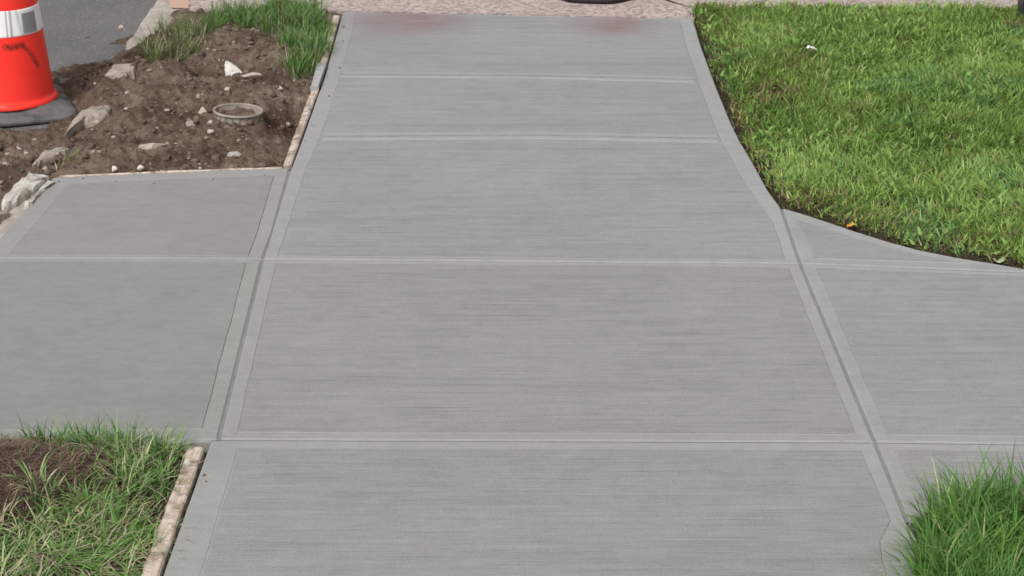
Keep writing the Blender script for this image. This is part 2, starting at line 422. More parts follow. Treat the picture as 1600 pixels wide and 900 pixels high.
# ------------------------------------------------------------------ soil plots as height fields
conc = [GP(p) for p in (
    [(82, 277), (280, 268.5), (454, 262), (411, 405), (-29, 403)],
    [(454.5, 262), (473, 213), (507, 117), (535, 18), (800, 18), (800, 405), (411, 405)],
    [(-29, 403), (411, 405), (342, 687), (328, 688), (-285, 692)],
    [(328, 688), (800, 688), (800, 1135), (168, 1135)])]
def idw(x, y, ctrl, p=3):
    num = 0; den = 0
    for cx, cy, z in ctrl:
        wgt = 1/(np.hypot(x-cx, y-cy)**p+1e-5); num = num+wgt*z; den = den+wgt
    return num/den
def grid(name, x0, x1, y0, y1, step, hf, mat, keep=None, kind='structure', label=None, cat=None):
    nx = int((x1-x0)/step)+1; ny = int((y1-y0)/step)+1
    X, Y = np.meshgrid(np.linspace(x0, x1, nx), np.linspace(y0, y1, ny)); Z = hf(X, Y)
    V = np.stack([X.ravel(), Y.ravel(), Z.ravel()], 1)
    i = (np.arange(ny-1)[:, None]*nx+np.arange(nx-1)[None]).ravel()
    Q = np.stack([i, i+1, i+nx+1, i+nx], 1)
    if keep is not None:
        kp = keep(X, Y).ravel(); Q = Q[kp[Q].any(1)]
    o = np_mesh(name, V, Q.ravel(), np.arange(len(Q))*4, np.full(len(Q), 4), mat, smooth=True)
    tag(o, label, cat, kind=kind); return o
def C(px, py, z): p = G(px, py, 0); return (p.x, p.y, z)
ctrlA = [C(*a) for a in [(440, 245, -.030), (465, 185, -.055), (450, 215, -.05), (490, 120, -.02), (515, 60, -.012), (300, 258, -.012), (200, 262, -.012), (120, 268, -.010),
    (350, 245, -.02), (250, 240, -.002), (180, 230, .006), (300, 215, -.005), (385, 222, -.022), (408, 205, -.028), (370, 205, -.012), (345, 200, .0), (400, 192, -.010), (340, 190, -.002), (290, 190, .0), (200, 190, .014), (230, 150, .024), (300, 130, .022), (340, 160, .010),
    (330, 108, -.012), (315, 112, -.010), (400, 150, .008), (430, 150, .004), (380, 100, .022), (430, 90, .024), (470, 130, -.012), (480, 160, -.04), (350, 60, .016), (430, 40, .012), (500, 30, .0), (300, 20, .0), (250, 60, .008), (240, 110, .012),
    # along the kerb: high over it, low where it shows
    (200, 112, .0), (165, 135, .018), (145, 190, -.004), (125, 205, -.006), (165, 172, .0), (100, 222, .010), (88, 247, -.004), (70, 255, -.006), (45, 262, .004), (40, 300, -.022), (10, 320, -.024), (60, 282, -.03), (205, 60, -.03), (225, 40, -.04), (205, 85, .006),
    # spilt on to the road
    (150, 110, -.030), (120, 110, -.058), (110, 150, -.055), (120, 130, -.050), (90, 200, -.042), (40, 225, -.034), (70, 212, -.034), (10, 218, -.036), (110, 190, -.034), (0, 235, -.036), (0, 280, -.040), (-80, 230, -.052), (-60, 300, -.04), (-160, 300, -.056), (-100, 180, -.08), (60, 160, -.08), (170, 85, -.055), (185, 50, -.085), (140, 60, -.09), (100, 60, -.1), (60, 60, -.1), (120, 165, -.052), (-20, 400, -.05), (-80, 420, -.06), (-200, 600, -.06), (-260, 400, -.1), (200, 10, -.12)]]
def soilA(X, Y):
    z = idw(X, Y, ctrlA, 3.2)
    n = fbm(X, Y, 9, 5, 21, .6)-.5; n2 = fbm(X, Y, 42, 4, 33, .6)-.5; n3 = np.abs(fbm(X, Y, 22, 3, 51)-.5)
    n4 = fbm(X, Y, 110, 3, 61, .6)-.5
    n5 = np.abs(fbm(X+.3, Y, 30, 3, 67, .5)-.5)
    z = z+n*.058+n2*.026-n3*.034+n4*.009-n5*.020+.010
    for cx, cy, rx, ry, dp in ((322, 112, 22, 14, .035), (95, 238, 18, 10, .02), (470, 178, 24, 22, .03), (430, 205, 22, 18, .02), (265, 130, 30, 10, .015), (190, 145, 22, 10, .012)):
        gx, gy = pxinv(X, Y); z = z-dp*np.exp(-((gx-cx)/rx)**2-((gy-cy)/ry)**2)
    inside = np.zeros(X.shape, bool)
    for c in conc: inside |= inpoly(X, Y, c)
    dd = np.minimum.reduce([dist_line(X, Y, c, True) for c in conc[:2]])
    z = np.where((dd < .05) & ~inside, np.minimum(z, -.006-.4*np.clip(.03-dd, 0, 1)), z)
    z = np.where(inside, -.10, z)
    px, py = pxinv(X, Y)
    kx = (X-KA.x)*kn.x+(Y-KA.y)*kn.y
    z = np.where((py < 16) & (kx > .02), -.12, z)
    ks = (X-KA.x)*kd.x+(Y-KA.y)*kd.y
    z = z-.08*sstep(.30, -.05, ks)*(kx < .0)
    return z
c0 = G(-260, 420); c1 = G(540, 0)
grid('soil', -2.6, G(545, 10).x, G(0, 430).y-.5, G(0, 5).y+.12, .0055, soilA, M['soil'])

# ---- lower-left plot
plotB = GP([(328, 688), (38, 1500), (-1000, 1500), (-700, 692)])
ctrlB = [C(*a) for a in [(300, 700, -.02), (200, 692, -.01), (100, 690, -.005), (0, 690, 0), (60, 735, .035), (130, 740, .03), (180, 735, .008), (0, 740, .04), (40, 770, .018), (80, 800, -.012), (0, 800, .0), (-100, 760, .035), (150, 800, -.008), (200, 850, -.012), (60, 880, -.005), (230, 900, -.03), (260, 800, -.03), (-200, 900, 0), (-300, 700, 0), (200, 1100, -.03), (-200, 1100, 0)]]
def soilB(X, Y):
    z = idw(X, Y, ctrlB, 3)+(fbm(X, Y, 14, 5, 71, .6)-.5)*.022+(fbm(X, Y, 60, 3, 75)-.5)*.012
    dd = dist_line(X, Y, plotB[:2]); z = np.where(dd < .045, np.minimum(z, -.012), z)
    return np.where(inpoly(X, Y, plotB), z, -.11)
def mulch():
    t = NT('root_mat', .95, .1)
    n = t.noise(1, 6, .75, t.vec((60, 190, 120), (0, 0, R(20))), 1.2); n1 = t.noise(12, 5)
    c = t.ramp(n, [(.3, (.035, .023, .018)), (.5, (.11, .075, .058)), (.7, (.24, .175, .14))])
    c = t.mix(1.0, c, t.ramp(n1, [(.3, .7), (.7, 1.2)]), 'MULTIPLY')
    t.col(c); t.bump(n, 1, .012); return t.m
M['mulch'] = mulch()
xs = [p[0] for p in plotB]; ys = [p[1] for p in plotB]
grid('plot_soil', min(xs)-.02, max(xs)+.02, min(ys)-.02, max(ys)+.01, .007, soilB, M['mulch'])
# ---- lower-right plot
plotC = GP([(1440, 806), (1470, 788), (1600, 776), (2400, 772), (2400, 1500), (1380, 1500), (1400, 1135), (1424, 1000), (1434, 900), (1437, 872), (1437, 842)])
def soilC(X, Y):
    z = -.025+(fbm(X, Y, 12, 4, 91)-.5)*.03
    return np.where(inpoly(X, Y, plotC), z, -.11)
xs = [p[0] for p in plotC]; ys = [p[1] for p in plotC]
grid('planting_soil', min(xs)-.02, max(xs)+.02, min(ys)-.02, max(ys)+.02, .012, soilC, M['humus'])
# ---- lawn bed
lawn_edge = [(1085, 28), (1097, 73), (1121, 137), (1145, 195), (1157, 219), (1175, 249), (1202, 298), (1220, 322), (1253, 333), (1305, 350), (1340, 362), (1388, 377), (1436, 390), (1495, 402), (1546, 410), (1598, 419), (1644, 427), (1800, 456), (2400, 520)]
edgeL = GP(lawn_edge)
lawnP = edgeL+[(G(2600, 24).x, G(2600, 520).y), (p1.x, p1.y-.004), (p0.x, p0.y-.004)]
def lawnH(X, Y):
    d = dist_line(X, Y, edgeL)
    n = fbm(X, Y, 6, 4, 101)-.5
    gap = .003+.006*fbm(X, Y, 7, 3, 105)
    z = -.030+.036*sstep(gap, gap+.014, d)+n*.02*sstep(.02, .08, d)+(fbm(X, Y, 60, 3, 111)-.5)*.010
    return z
M['thatch'] = simple('thatch', (.016, .013, .008), (.055, .042, .024), 70, .95, .8, .01)
xs = [p[0] for p in lawnP]; ys = [p[1] for p in lawnP]
grid('lawn_soil', min(xs), max(xs), min(ys), max(ys), .009, lawnH, M['thatch'], keep=lambda X, Y: inpoly(X, Y, lawnP))

# ------------------------------------------------------------------ grass
def blades(name, B, L, Wd, az, a0, a1, col, mat, label, cat='grass', seg=4, group=None, kind='stuff'):
    """B (n,3) roots, L lengths, Wd widths, az direction of lean, a0/a1 angle from vertical at root/tip"""
    n = len(B)
    if n == 0: return
    lv = []; pos = B.copy(); twist = rng.uniform(-.9, .9, n)
    side = np.stack([-np.sin(az+twist), np.cos(az+twist), np.zeros(n)], 1)
    for k in range(seg+1):
        t = k/seg
        wk = Wd*(1-.15*t)*(1-t**2.2)*.5
        if k == seg: lv.append(pos.copy()[:, None, :])
        else: lv.append(np.stack([pos-side*wk[:, None], pos+side*wk[:, None]], 1))
        a = a0+(a1-a0)*((k+.5)/seg)
        pos = pos+np.stack([np.sin(a)*np.cos(az), np.sin(a)*np.sin(az), np.cos(a)], 1)*(L/seg)[:, None]
    V = np.concatenate(lv, 1); m = V.shape[1]; V = V.reshape(-1, 3)
    b = (np.arange(n)*m)[:, None]
    quads = [np.concatenate([b+2*k, b+2*k+1, b+2*k+3, b+2*k+2], 1) for k in range(seg-1)]
    tri = np.concatenate([b+2*(seg-1), b+2*(seg-1)+1, b+2*seg], 1)
    loops = np.concatenate([np.concatenate(quads, 0).ravel(), tri.ravel()])
    nq = n*(seg-1); tot = np.concatenate([np.full(nq, 4), np.full(n, 3)]); st = np.concatenate([[0], np.cumsum(tot)[:-1]])
    cc = np.repeat(np.concatenate([col, np.ones((n, 1))], 1), m, 0)
    o = np_mesh(name, V, loops, st, tot, mat, smooth=True, col=cc)
    tag(o, label, cat, group, kind); return o
def tufts(poly, hf, dens, per, spread, accept=None):
    xs = [p[0] for p in poly]; ys = [p[1] for p in poly]
    n = int((max(xs)-min(xs))*(max(ys)-min(ys))*dens)
    X = rng.uniform(min(xs), max(xs), n); Y = rng.uniform(min(ys), max(ys), n)
    k = inpoly(X, Y, poly)
    if accept is not None: k &= rng.random(n) < accept(X, Y)
    X = X[k]; Y = Y[k]; n = len(X); c = rng.integers(max(1, per//2), per+per//2+1, n)
    tx = np.repeat(X, c); ty = np.repeat(Y, c); ti = np.repeat(np.arange(n), c); N = len(tx)
    r = spread*np.sqrt(rng.random(N)); th = rng.uniform(0, 2*np.pi, N)
    bx = tx+r*np.cos(th); by = ty+r*np.sin(th)
    return bx, by, th, ti, n
def mixc(a, b, f): return np.asarray(a)[None]*(1-f[:, None])+np.asarray(b)[None]*f[:, None]

G1, G2, G3 = (.165, .270, .055), (.315, .455, .120), (.48, .57, .22)
STRAW = (.36, .29, .17); BROWN = (.20, .115, .055); DARK = (.035, .085, .016)
def lawn():
    far = lambda X, Y: np.where(X > 3.0, .35, 1.0)
    gapd = lambda X, Y: (sstep(.006, .018, dist_line(X, Y, edgeL))*.97+.0)*far(X, Y)
    bx, by, th, ti, nt_ = tufts(lawnP, lawnH, 4300, 10, .017, gapd)
    N = len(bx); z = lawnH(bx, by)-.004; B = np.stack([bx, by, z], 1)
    tl = rng.uniform(.7, 1.35, nt_)[ti]; patch = fbm(bx, by, 3.2, 4, 201); clump = fbm(bx, by, 13, 3, 205)
    L = (.025+.019*rng.random(N))*tl*(.70+.6*clump)
    d = dist_line(bx, by, edgeL)
    L *= .62+.38*sstep(.02, .14, d)
    flow = fbm(bx, by, 2.5, 3, 211)*9.0
    az = np.where(rng.random(N) < .55, th, flow+rng.normal(0, .6, N))
    a0 = np.abs(rng.normal(.25, .2, N)); a1 = a0+np.abs(rng.normal(1.15, .5, N))
    f = np.clip(.40+(patch-.5)*2.0+rng.normal(0, .22, N), 0, 1); tr = rng.random(nt_)[ti]
    col = mixc(G1, G2, f); col = np.where((tr > .90)[:, None], mixc(G2, G3, rng.random(N)), col)
    blue = ((fbm(bx, by, 4, 3, 219) > .56) & (tr < .6))[:, None]
    col = np.where(blue, col*np.array([.80, .95, 1.25])[None], col)
    # dry places seen in the lawn
    px, py = pxinv(bx, by)
    dry = np.zeros(N)
    for (cx, cy, rx, ry, s) in ((1205, 155, 45, 16, .65), (1150, 185, 14, 40, .5), (1275, 325, 60, 18, .6), (1390, 350, 110, 24, .3), (1330, 340, 50, 16, .35), (1240, 110, 60, 40, .2), (1320, 185, 40, 20, .25), (1500, 385, 90, 14, .3), (1590, 50, 20, 10, .4), (1150, 60, 60, 30, .15)):
        dry = np.maximum(dry, s*np.exp(-((px-cx)/rx)**2-((py-cy)/ry)**2))
    dry = np.maximum(dry, .16*sstep(.08, .02, d)); dry = np.maximum(dry, .5*sstep(26, 12, py)); dry = np.maximum(dry, .04)
    isd = rng.random(N) < dry*(.5+clump)
    col = np.where(isd[:, None], mixc(STRAW, BROWN, rng.random(N)), col)
    col *= rng.uniform(.75, 1.25, N)[:, None]
    W = rng.uniform(.0026, .0050, N)
    blades('lawn_grass', B, L, W, az, a0, a1, col, M['blade'], 'short thick green lawn grass growing right of the driveway', seg=3)
    # broad little leaves of clover and plantain through the lawn
    k = rng.random(N) < .05
    k &= fbm(bx, by, 5, 3, 231) > .45
    n = k.sum(); Bc = B[k].copy(); Bc[:, 2] += .012
    blades('clover', Bc, rng.uniform(.014, .028, n), rng.uniform(.007, .013, n), rng.uniform(0, 6.28, n), rng.uniform(.2, .7, n), rng.uniform(1.0, 1.7, n),
           mixc((.15, .29, .06), (.30, .44, .13), rng.random(n)), M['blade'], 'small broad clover leaves growing among the lawn grass', 'clover', seg=3)
lawn()

def lower_right():
    ctop = np.array([p for p in plotC])
    bx, by, th, ti, nt_ = tufts(plotC, soilC, 2300, 16, .024, lambda X, Y: np.where(dist_line(X, Y, plotC, True) < .012, .15, 1.0)*np.where(X > 1.9, .25, 1))
    N = len(bx); B = np.stack([bx, by, soilC(bx, by)-.003], 1); B[:, 2] = np.maximum(B[:, 2], -.05)
    tl = rng.uniform(.75, 1.3, nt_)[ti]; L = rng.uniform(.065, .120, N)*tl
    d = dist_line(bx, by, plotC, True)
    az = th+rng.normal(0, .5, N); a0 = np.abs(rng.normal(.13, .13, N)); a1 = a0+np.abs(rng.normal(1.05, .5, N))
    tr = rng.random(nt_)[ti]
    col = mixc((.050, .145, .030), (.175, .335, .075), np.clip(tr*.6+rng.random(N)*.5, 0, 1))
    lo = rng.random(N) < .06; col = np.where(lo[:, None], mixc(G3, STRAW, rng.random(N)), col)
    blades('plot_grass', B, L, rng.uniform(.0026, .0052, N), az, a0, a1, col, M['blade'], 'long lush dark green grass in the plot right of the near pavement slab', seg=5)
lower_right()

def lower_left():
    brown = lambda X, Y: None
    def acc(X, Y):
        px, py = pxinv(X, Y)
        m = np.exp(-((px-40)/152)**4-((py-738)/44)**4)
        m = np.maximum(m, np.exp(-((px+30)/100)**4-((py-768)/66)**4))
        m = np.maximum(m, .8*np.exp(-((px-160)/40)**2-((py-745)/20)**2))
        dd = dist_line(X, Y, plotB[:2])
        return np.clip(1-m*1.02, 0, 1)*np.where(dd < .042, .04+.45*sstep(770, 860, py), 1.0)*np.where(X < -1.25, .4, 1)
    bx, by, th, ti, nt_ = tufts(plotB, soilB, 2900, 13, .028, acc)
    N = len(bx); z = soilB(bx, by); ok = z > -.06
    B = np.stack([bx, by, z-.003], 1)
    tr = rng.random(nt_)[ti]; tl = rng.uniform(.7, 1.3, nt_)[ti]
    L = rng.uniform(.030, .070, N)*tl
    px, py = pxinv(bx, by)
    az = np.where(rng.random(N) < .6, th, fbm(bx, by, 3, 3, 301)*8+rng.normal(0, .5, N))
    low = sstep(760, 860, py)
    a0 = np.abs(rng.normal(.35+.5*low, .28, N)); a1 = a0+np.abs(rng.normal(1.25, .5, N))
    col = mixc((.085, .21, .050), (.27, .42, .120), np.clip(tr*.7+rng.random(N)*.4, 0, 1))
    col = np.where((tr > .72)[:, None], mixc((.36, .42, .20), (.54, .56, .34), rng.random(N)), col)
    dry = (rng.random(N) < .12+.16*low); col = np.where(dry[:, None], mixc(STRAW, (.5, .46, .33), rng.random(N)), col)
    k = ok
    blades('plot_grass', B[k], L[k], rng.uniform(.0022, .0042, k.sum()), az[k], a0[k], a1[k], col[k], M['blade'], 'tangled pale green grass growing round the bare soil at near left', seg=5)
    # upright blades standing against the slab along the top edge
    tp = GP([(20, 688), (240, 690), (240, 700), (20, 702)])
    bx, by, th, ti, nt_ = tufts(tp, soilB, 3000, 13, .02, lambda X, Y: np.clip(1.1-(pxinv(X, Y)[0]-40)/260, .25, 1))
    N = len(bx); B = np.stack([bx, by, np.maximum(soilB(bx, by), -.03)-.003], 1)
    blades('edge_grass', B, rng.uniform(.035, .085, N), rng.uniform(.0022, .0040, N), th, np.abs(rng.normal(.2, .15, N)), np.abs(rng.normal(.9, .5, N)),
           mixc((.06, .17, .04), (.21, .37, .11), rng.random(N)), M['blade'], 'green blades leaning over the edge of the left slab', seg=5)
    # loose brown root fibres over the bare soil
    n = 5200; px = rng.normal(45, 85, n); py = rng.normal(745, 30, n); P = np.array([G(a, b) for a, b in zip(px, py)])
    k = inpoly(P[:, 0], P[:, 1], plotB); P = P[k]; n = len(P); P[:, 2] = soilB(P[:, 0], P[:, 1])
    k = P[:, 2] > -.06; P = P[k]; n = len(P)
    blades('dry_roots', P, rng.uniform(.015, .045, n), rng.uniform(.0012, .0022, n), rng.uniform(0, 6.28, n), rng.uniform(.9, 1.4, n), rng.uniform(1.3, 1.9, n),
           mixc((.10, .062, .045), (.34, .25, .19), rng.random(n)), M['blade'], 'loose brown root fibres lying over the bare soil mound', 'roots')
lower_left()

def patch(name, label, ell, dens, Lr, cols, per=10, a1m=.8, wr=(.0022, .004), spread=.018, drop=.1, lean=None):
    """grass growing in a few oval places of the dirt strip, given in photo coordinates"""
    P = []; T = []
    xs = [(cx-rx, cx+rx) for cx, cy, rx, ry in ell]
    box = GP([(min(a for a, b in xs), min(cy-ry for cx, cy, rx, ry in ell)), (max(b for a, b in xs), min(cy-ry for cx, cy, rx, ry in ell)), (max(b for a, b in xs), max(cy+ry for cx, cy, rx, ry in ell)), (min(a for a, b in xs), max(cy+ry for cx, cy, rx, ry in ell))])
    def acc(X, Y):
        px, py = pxinv(X, Y); m = np.zeros(X.shape)
        for cx, cy, rx, ry in ell: m = np.maximum(m, sstep(1.15, .6, np.hypot((px-cx)/rx, (py-cy)/ry)))
        return m*np.clip(3.2*(fbm(X, Y, 22, 3, 401)-.34), .03, 1)
    bx, by, th, ti, n = tufts(box, None, dens, per, spread, acc)
    z = soilA(bx, by); k = z > -.065; bx, by, th, ti, z = bx[k], by[k], th[k], ti[k], z[k]; N = len(bx)
    tl = rng.uniform(.6, 1.3, n)[ti]; tr = rng.random(n)[ti]
    B = np.stack([bx, by, z-.003], 1); az = th+rng.normal(0, .4, N)
    col = mixc(cols[0], cols[1], np.clip(tr*.6+rng.random(N)*.5, 0, 1))
    col = np.where((rng.random(N) < drop)[:, None], mixc(STRAW, (.5, .47, .36), rng.random(N)), col)
    a0 = np.abs(rng.normal(.15, .15, N))
    blades(name, B, rng.uniform(*Lr, N)*tl, rng.uniform(*wr, N), az, a0, a0+np.abs(rng.normal(a1m, .4, N)), col, M['blade'], label, seg=4)
gc = ((.055, .145, .033), (.200, .320, .095))
patch('weed_grass', 'dense tall grass along the far edge of the dirt strip, below the old pavement', [(420, 30, 75, 16), (375, 36, 55, 15), (480, 32, 40, 20), (340, 40, 40, 11), (450, 48, 50, 12)], 4200, (.040, .080), gc, 12)
patch('weed_grass', 'dense grass clump against the far end of the form board', [(476, 78, 36, 34), (465, 104, 26, 18), (493, 60, 22, 26)], 4200, (.035, .070), gc, 12)
patch('weed_grass', 'tangled green and yellow weeds by the end of the kerb, below the orange paint', [(265, 64, 42, 30), (300, 66, 38, 20), (258, 92, 32, 16), (285, 44, 32, 16)], 3200, (.035, .075), ((.07, .125, .035), (.23, .27, .10)), 10, drop=.22)
patch('dry_weeds', 'low mossy yellow weeds beside the corner of the left slab', [(115, 256, 32, 10), (95, 262, 20, 6)], 1300, (.012, .032), ((.15, .15, .05), (.33, .30, .14)), 8)
patch('dry_weeds', 'sparse dry weeds in front of the round box', [(395, 240, 28, 10), (430, 225, 14, 12)], 380, (.02, .045), ((.14, .15, .07), (.34, .33, .20)), 5)
patch('pale_blades', 'few pale dry blades hanging over the grey end of the form board', [(492, 92, 9, 14)], 1200, (.03, .055), ((.38, .42, .33), (.60, .62, .52)), 6, drop=.3)

# ------------------------------------------------------------------ soil clods and grit (nobody could count them)
def clods(name, label, pts, zf, size, mat, seed, lift=.1):
    bm = bmesh.new(); bmesh.ops.create_icosphere(bm, subdivisions=1, radius=1)
    base = np.array([v.co[:] for v in bm.verts]); tri = np.array([[v.index for v in f.verts] for f in bm.faces]); bm.free()
    r = np.random.default_rng(seed); n = len(pts)
    s = size[0]*(size[1]/size[0])**(r.random(n)**2.2)
    V = base[None]*(1+r.normal(0, .20, (n, len(base), 1)))*np.stack([s*r.uniform(.7, 1.4, n), s*r.uniform(.7, 1.4, n), s*r.uniform(.45, .9, n)], 1)[:, None]
    a = r.uniform(0, 6.28, n); c, sn = np.cos(a)[:, None], np.sin(a)[:, None]
    V = np.stack([V[..., 0]*c-V[..., 1]*sn, V[..., 0]*sn+V[..., 1]*c, V[..., 2]], -1)
    V += np.stack([pts[:, 0], pts[:, 1], zf(pts[:, 0], pts[:, 1])+s*lift], 1)[:, None]
    Fc = (tri[None]+(np.arange(n)*len(base))[:, None, None]).reshape(-1, 3)
    o = np_mesh(name, V.reshape(-1, 3), Fc.ravel(), np.arange(len(Fc))*3, np.full(len(Fc), 3), mat)
    tag(o, label, 'soil', kind='stuff')
def scatter(n, pixpoly, seed):
    r = np.random.default_rng(seed); P = GP(pixpoly); xs = [p[0] for p in P]; ys = [p[1] for p in P]
    X = r.uniform(min(xs), max(xs), n); Y = r.uniform(min(ys), max(ys), n); k = inpoly(X, Y, P)
    z = soilA(X, Y); k &= z > -.066; k &= vnoise(X*11, Y*11, 5) > r.random(n)*.8
    return np.stack([X[k], Y[k]], 1)
dirt = [(445, 262), (520, 30), (240, 40), (130, 95), (80, 190), (-60, 220), (-80, 330), (20, 330), (84, 276), (280, 266)]
clods('soil_clods', 'crumbs and clods of brown soil over the dirt strip', scatter(5000, dirt, 1), soilA, (.0015, .013), M['clod'], 3)
clods('gravel', 'pale grit and small chips mixed into the dirt strip', scatter(1000, dirt, 2), soilA, (.002, .0105), M['grit'], 4, -.15)
rr_ = np.random.default_rng(12); cr = []
for (a, b, n_, o_, sd_) in (((92, 279), (450, 264), 12, .035, -1), ((458, 258), (533, 26), 20, .02, 1), ((323, 700), (253, 897), 8, .03, 1), ((20, 690), (320, 688), 10, .03, -1)):
    A_, B_ = G(*a), G(*b); d_ = (B_-A_).normalized(); n2_ = Vector((-d_.y, d_.x, 0))
    if (n2_.x if abs(d_.y) > abs(d_.x) else n2_.y)*(1 if abs(d_.y) > abs(d_.x) else (-1 if a[1] < 400 else 1)) < 0: n2_ = -n2_
    for k in range(n_): p_ = A_.lerp(B_, rr_.random())+n2_*abs(rr_.normal(0, o_))+n2_*.006; cr.append((p_.x, p_.y))
cr = np.array(cr); clods('dirt_crumbs', 'loose crumbs of dirt scattered on the new concrete beside the planting plots', cr, lambda X, Y: np.zeros(X.shape)+.0005, (.0008, .0032), M['clod'], 9, .3)
P = GP([(1085, 28), (1097, 73), (1121, 137), (1145, 195), (1175, 249), (1202, 298), (1220, 322), (1305, 350), (1388, 377), (1495, 402), (1598, 419), (1700, 440)])
pp = []
for i in range(len(P)-1):
    L = math.hypot(P[i+1][0]-P[i][0], P[i+1][1]-P[i][1])
    for k in range(int(L*330)):
        t = random.random(); dx, dy = (P[i+1][0]-P[i][0])/L, (P[i+1][1]-P[i][1])/L; o = random.uniform(.006, .05)
        pp.append((P[i][0]+(P[i+1][0]-P[i][0])*t-dy*o*-1*(-1), P[i][1]+(P[i+1][1]-P[i][1])*t+dx*o))
pp = np.array(pp); pp = pp[inpoly(pp[:, 0], pp[:, 1], lawnP)]
if len(pp): clods('soil_crumbs', 'dark crumbs of soil in the gap between lawn and driveway', pp, lawnH, (.002, .009), M['humus'], 6)

# ------------------------------------------------------------------ form boards
def board(label, pts_right, width, side, top, name='form_board', tail=.09, gap=.004):
    """a plank on edge along the concrete; pts_right = its edge next to the concrete"""
    q = [Vector(p) for p in GP(pts_right)]; n = 46; V = []; Fc = []
    L = [0]
    for i in range(1, len(q)): L.append(L[-1]+(q[i]-q[i-1]).length)
    c = (q[0]+q[-1])/2
    for k in range(n+1):
        s = L[-1]*k/n; x = float(np.interp(s, L, [a.x for a in q])); y = float(np.interp(s, L, [a.y for a in q]))
        i = min(len(q)-2, max(0, int(np.searchsorted(L, s))-1)); d = (q[i+1]-q[i]).normalized(); nn = Vector((-d.y, d.x))*side
        j1 = (float(vnoise(np.array([s*40]), np.array([1.]), 4)[0])-.5)*.0012; j2 = (float(vnoise(np.array([s*55]), np.array([9.]), 4)[0])-.5)*.002
        jz = (float(vnoise(np.array([s*25]), np.array([5.]), 4)[0])-.5)*.0015
        for o, z in ((gap, top-tail), (gap+.0, top-.003), (gap+.003+j1, top+jz), (gap+width-.003+j2, top+jz*.6), (gap+width+j2, top-.004), (gap+width, top-tail)):
            V.append((x+nn.x*o-c.x, y+nn.y*o-c.y, z))
    m = 6
    for k in range(n):
        for j in range(m): Fc.append((k*m+j, k*m+(j+1) % m, (k+1)*m+(j+1) % m, (k+1)*m+j))
    Fc.append(tuple(range(m))); Fc.append(tuple(range(n*m, n*m+m)))
    o = mesh_obj(name, V, Fc, M['wood'], loc=(c.x, c.y, 0))
    bm = bmesh.new(); bm.from_mesh(o.data); bmesh.ops.recalc_face_normals(bm, faces=bm.faces); bm.to_mesh(o.data); bm.free()
    tag(o, label, 'form board', 'timber form boards along the new concrete'); return o
board('pale timber form board along the far left edge of the driveway, beside the dirt strip', [(458, 256), (473, 213), (501, 137), (514, 93), (533, 24)], .021, 1, .0)
board('thick soil-stained timber form board at near left, beside the tangled grass', [(323, 699), (300, 764), (253, 897), (200, 1045)], .030, -1, .001)
board('thin timber form strip along the far edge of the left slab, against the dirt', [(92, 276), (280, 268), (440, 262.5)], .007, 1, .000, tail=.05, gap=.005)

# ------------------------------------------------------------------ stones and rubble
def hull_rock(name, label, px, py, size, mat, seed, cat='stone', group=None, sink=.3, rot=0, n=16, flatten=0, tilt=0, zoff=0):
    r = random.Random(seed); bm = bmesh.new()
    for i in range(n):
        v = Vector((r.gauss(0, 1), r.gauss(0, 1), r.gauss(0, 1))).normalized()*r.uniform(.8, 1.05)
        bm.verts.new((v.x*size[0]/2, v.y*size[1]/2, max(v.z, -.6)*size[2]/2))
    h = bmesh.ops.convex_hull(bm, input=bm.verts)
    bmesh.ops.delete(bm, geom=[g for g in h['geom_interior'] if isinstance(g, bmesh.types.BMVert)], context='VERTS')
    bmesh.ops.bevel(bm, geom=list(bm.edges), offset=min(size)*.07, segments=2, affect='EDGES', clamp_overlap=True)
    bmesh.ops.rotate(bm, verts=bm.verts, cent=(0, 0, 0), matrix=Matrix.Rotation(rot, 3, 'Z') @ Matrix.Rotation(tilt, 3, 'X'))
    p = G(px, py); z = float(soilA(np.array([p.x]), np.array([p.y]))[0])+zoff
    if z < -.09: z = -.0
    o = bm_obj(name, bm, mat, loc=(p.x, p.y, z+size[2]*(.5-sink)))
    tag(o, label, cat, group or 'stones lying in the dirt strip'); return o
W_, T_, R_ = M['white_rock'], M['tan_rock'], M['grey_rock']
# the large white wedge-shaped rock with a dark pit
p = G(364, 116); zz = float(soilA(np.array([p.x]), np.array([p.y]))[0])
bm = bmesh.new()
pts = [(-.022, -.01, 0), (.030, -.01, .004), (.036, 0, .018), (.012, .006, .040), (-.024, .012, .066), (-.029, .0, .040), (-.02, .03, 0), (.03, .03, 0), (.012, .03, .030), (-.02, .03, .045), (-.020, -.016, .012), (.012, -.018, .014)]
for v in pts: bm.verts.new((v[0]*.86, v[1]*.9, v[2]*.80))
h = bmesh.ops.convex_hull(bm, input=bm.verts)
bmesh.ops.delete(bm, geom=[g for g in h['geom_interior'] if isinstance(g, bmesh.types.BMVert)], context='VERTS')
bmesh.ops.bevel(bm, geom=list(bm.edges), offset=.003, segments=2, affect='EDGES', clamp_overlap=True)
t = NT('bright_rock', .8, .3); nn = t.noise(60, 5, .7); t.col(t.ramp(nn, [(.3, (.30, .26, .22)), (.42, (.52, .49, .46)), (.7, (.64, .61, .58))])); t.bump(nn, .4, .003)
o = bm_obj('rock', bm, t.m, loc=(p.x, p.y, zz-.006)); tag(o, 'large white wedge-shaped rock standing in the middle of the dirt', 'rock', 'stones lying in the dirt strip')
hull_rock('stone', 'white stone on the brown soil in front of the traffic cone', 22, 219, (.045, .035, .032), W_, 11)
hull_rock('stone', 'flat pale stone just beyond the white wedge-shaped rock', 390, 84, (.040, .035, .022), T_, 12)
hull_rock('stone', 'long thin pale stone slab in front of the white wedge-shaped rock', 392, 131, (.075, .03, .018), T_, 13, rot=.25)
hull_rock('stone', 'small pale stone left of the round box, behind its rim', 356, 147, (.022, .02, .02), T_, 14)
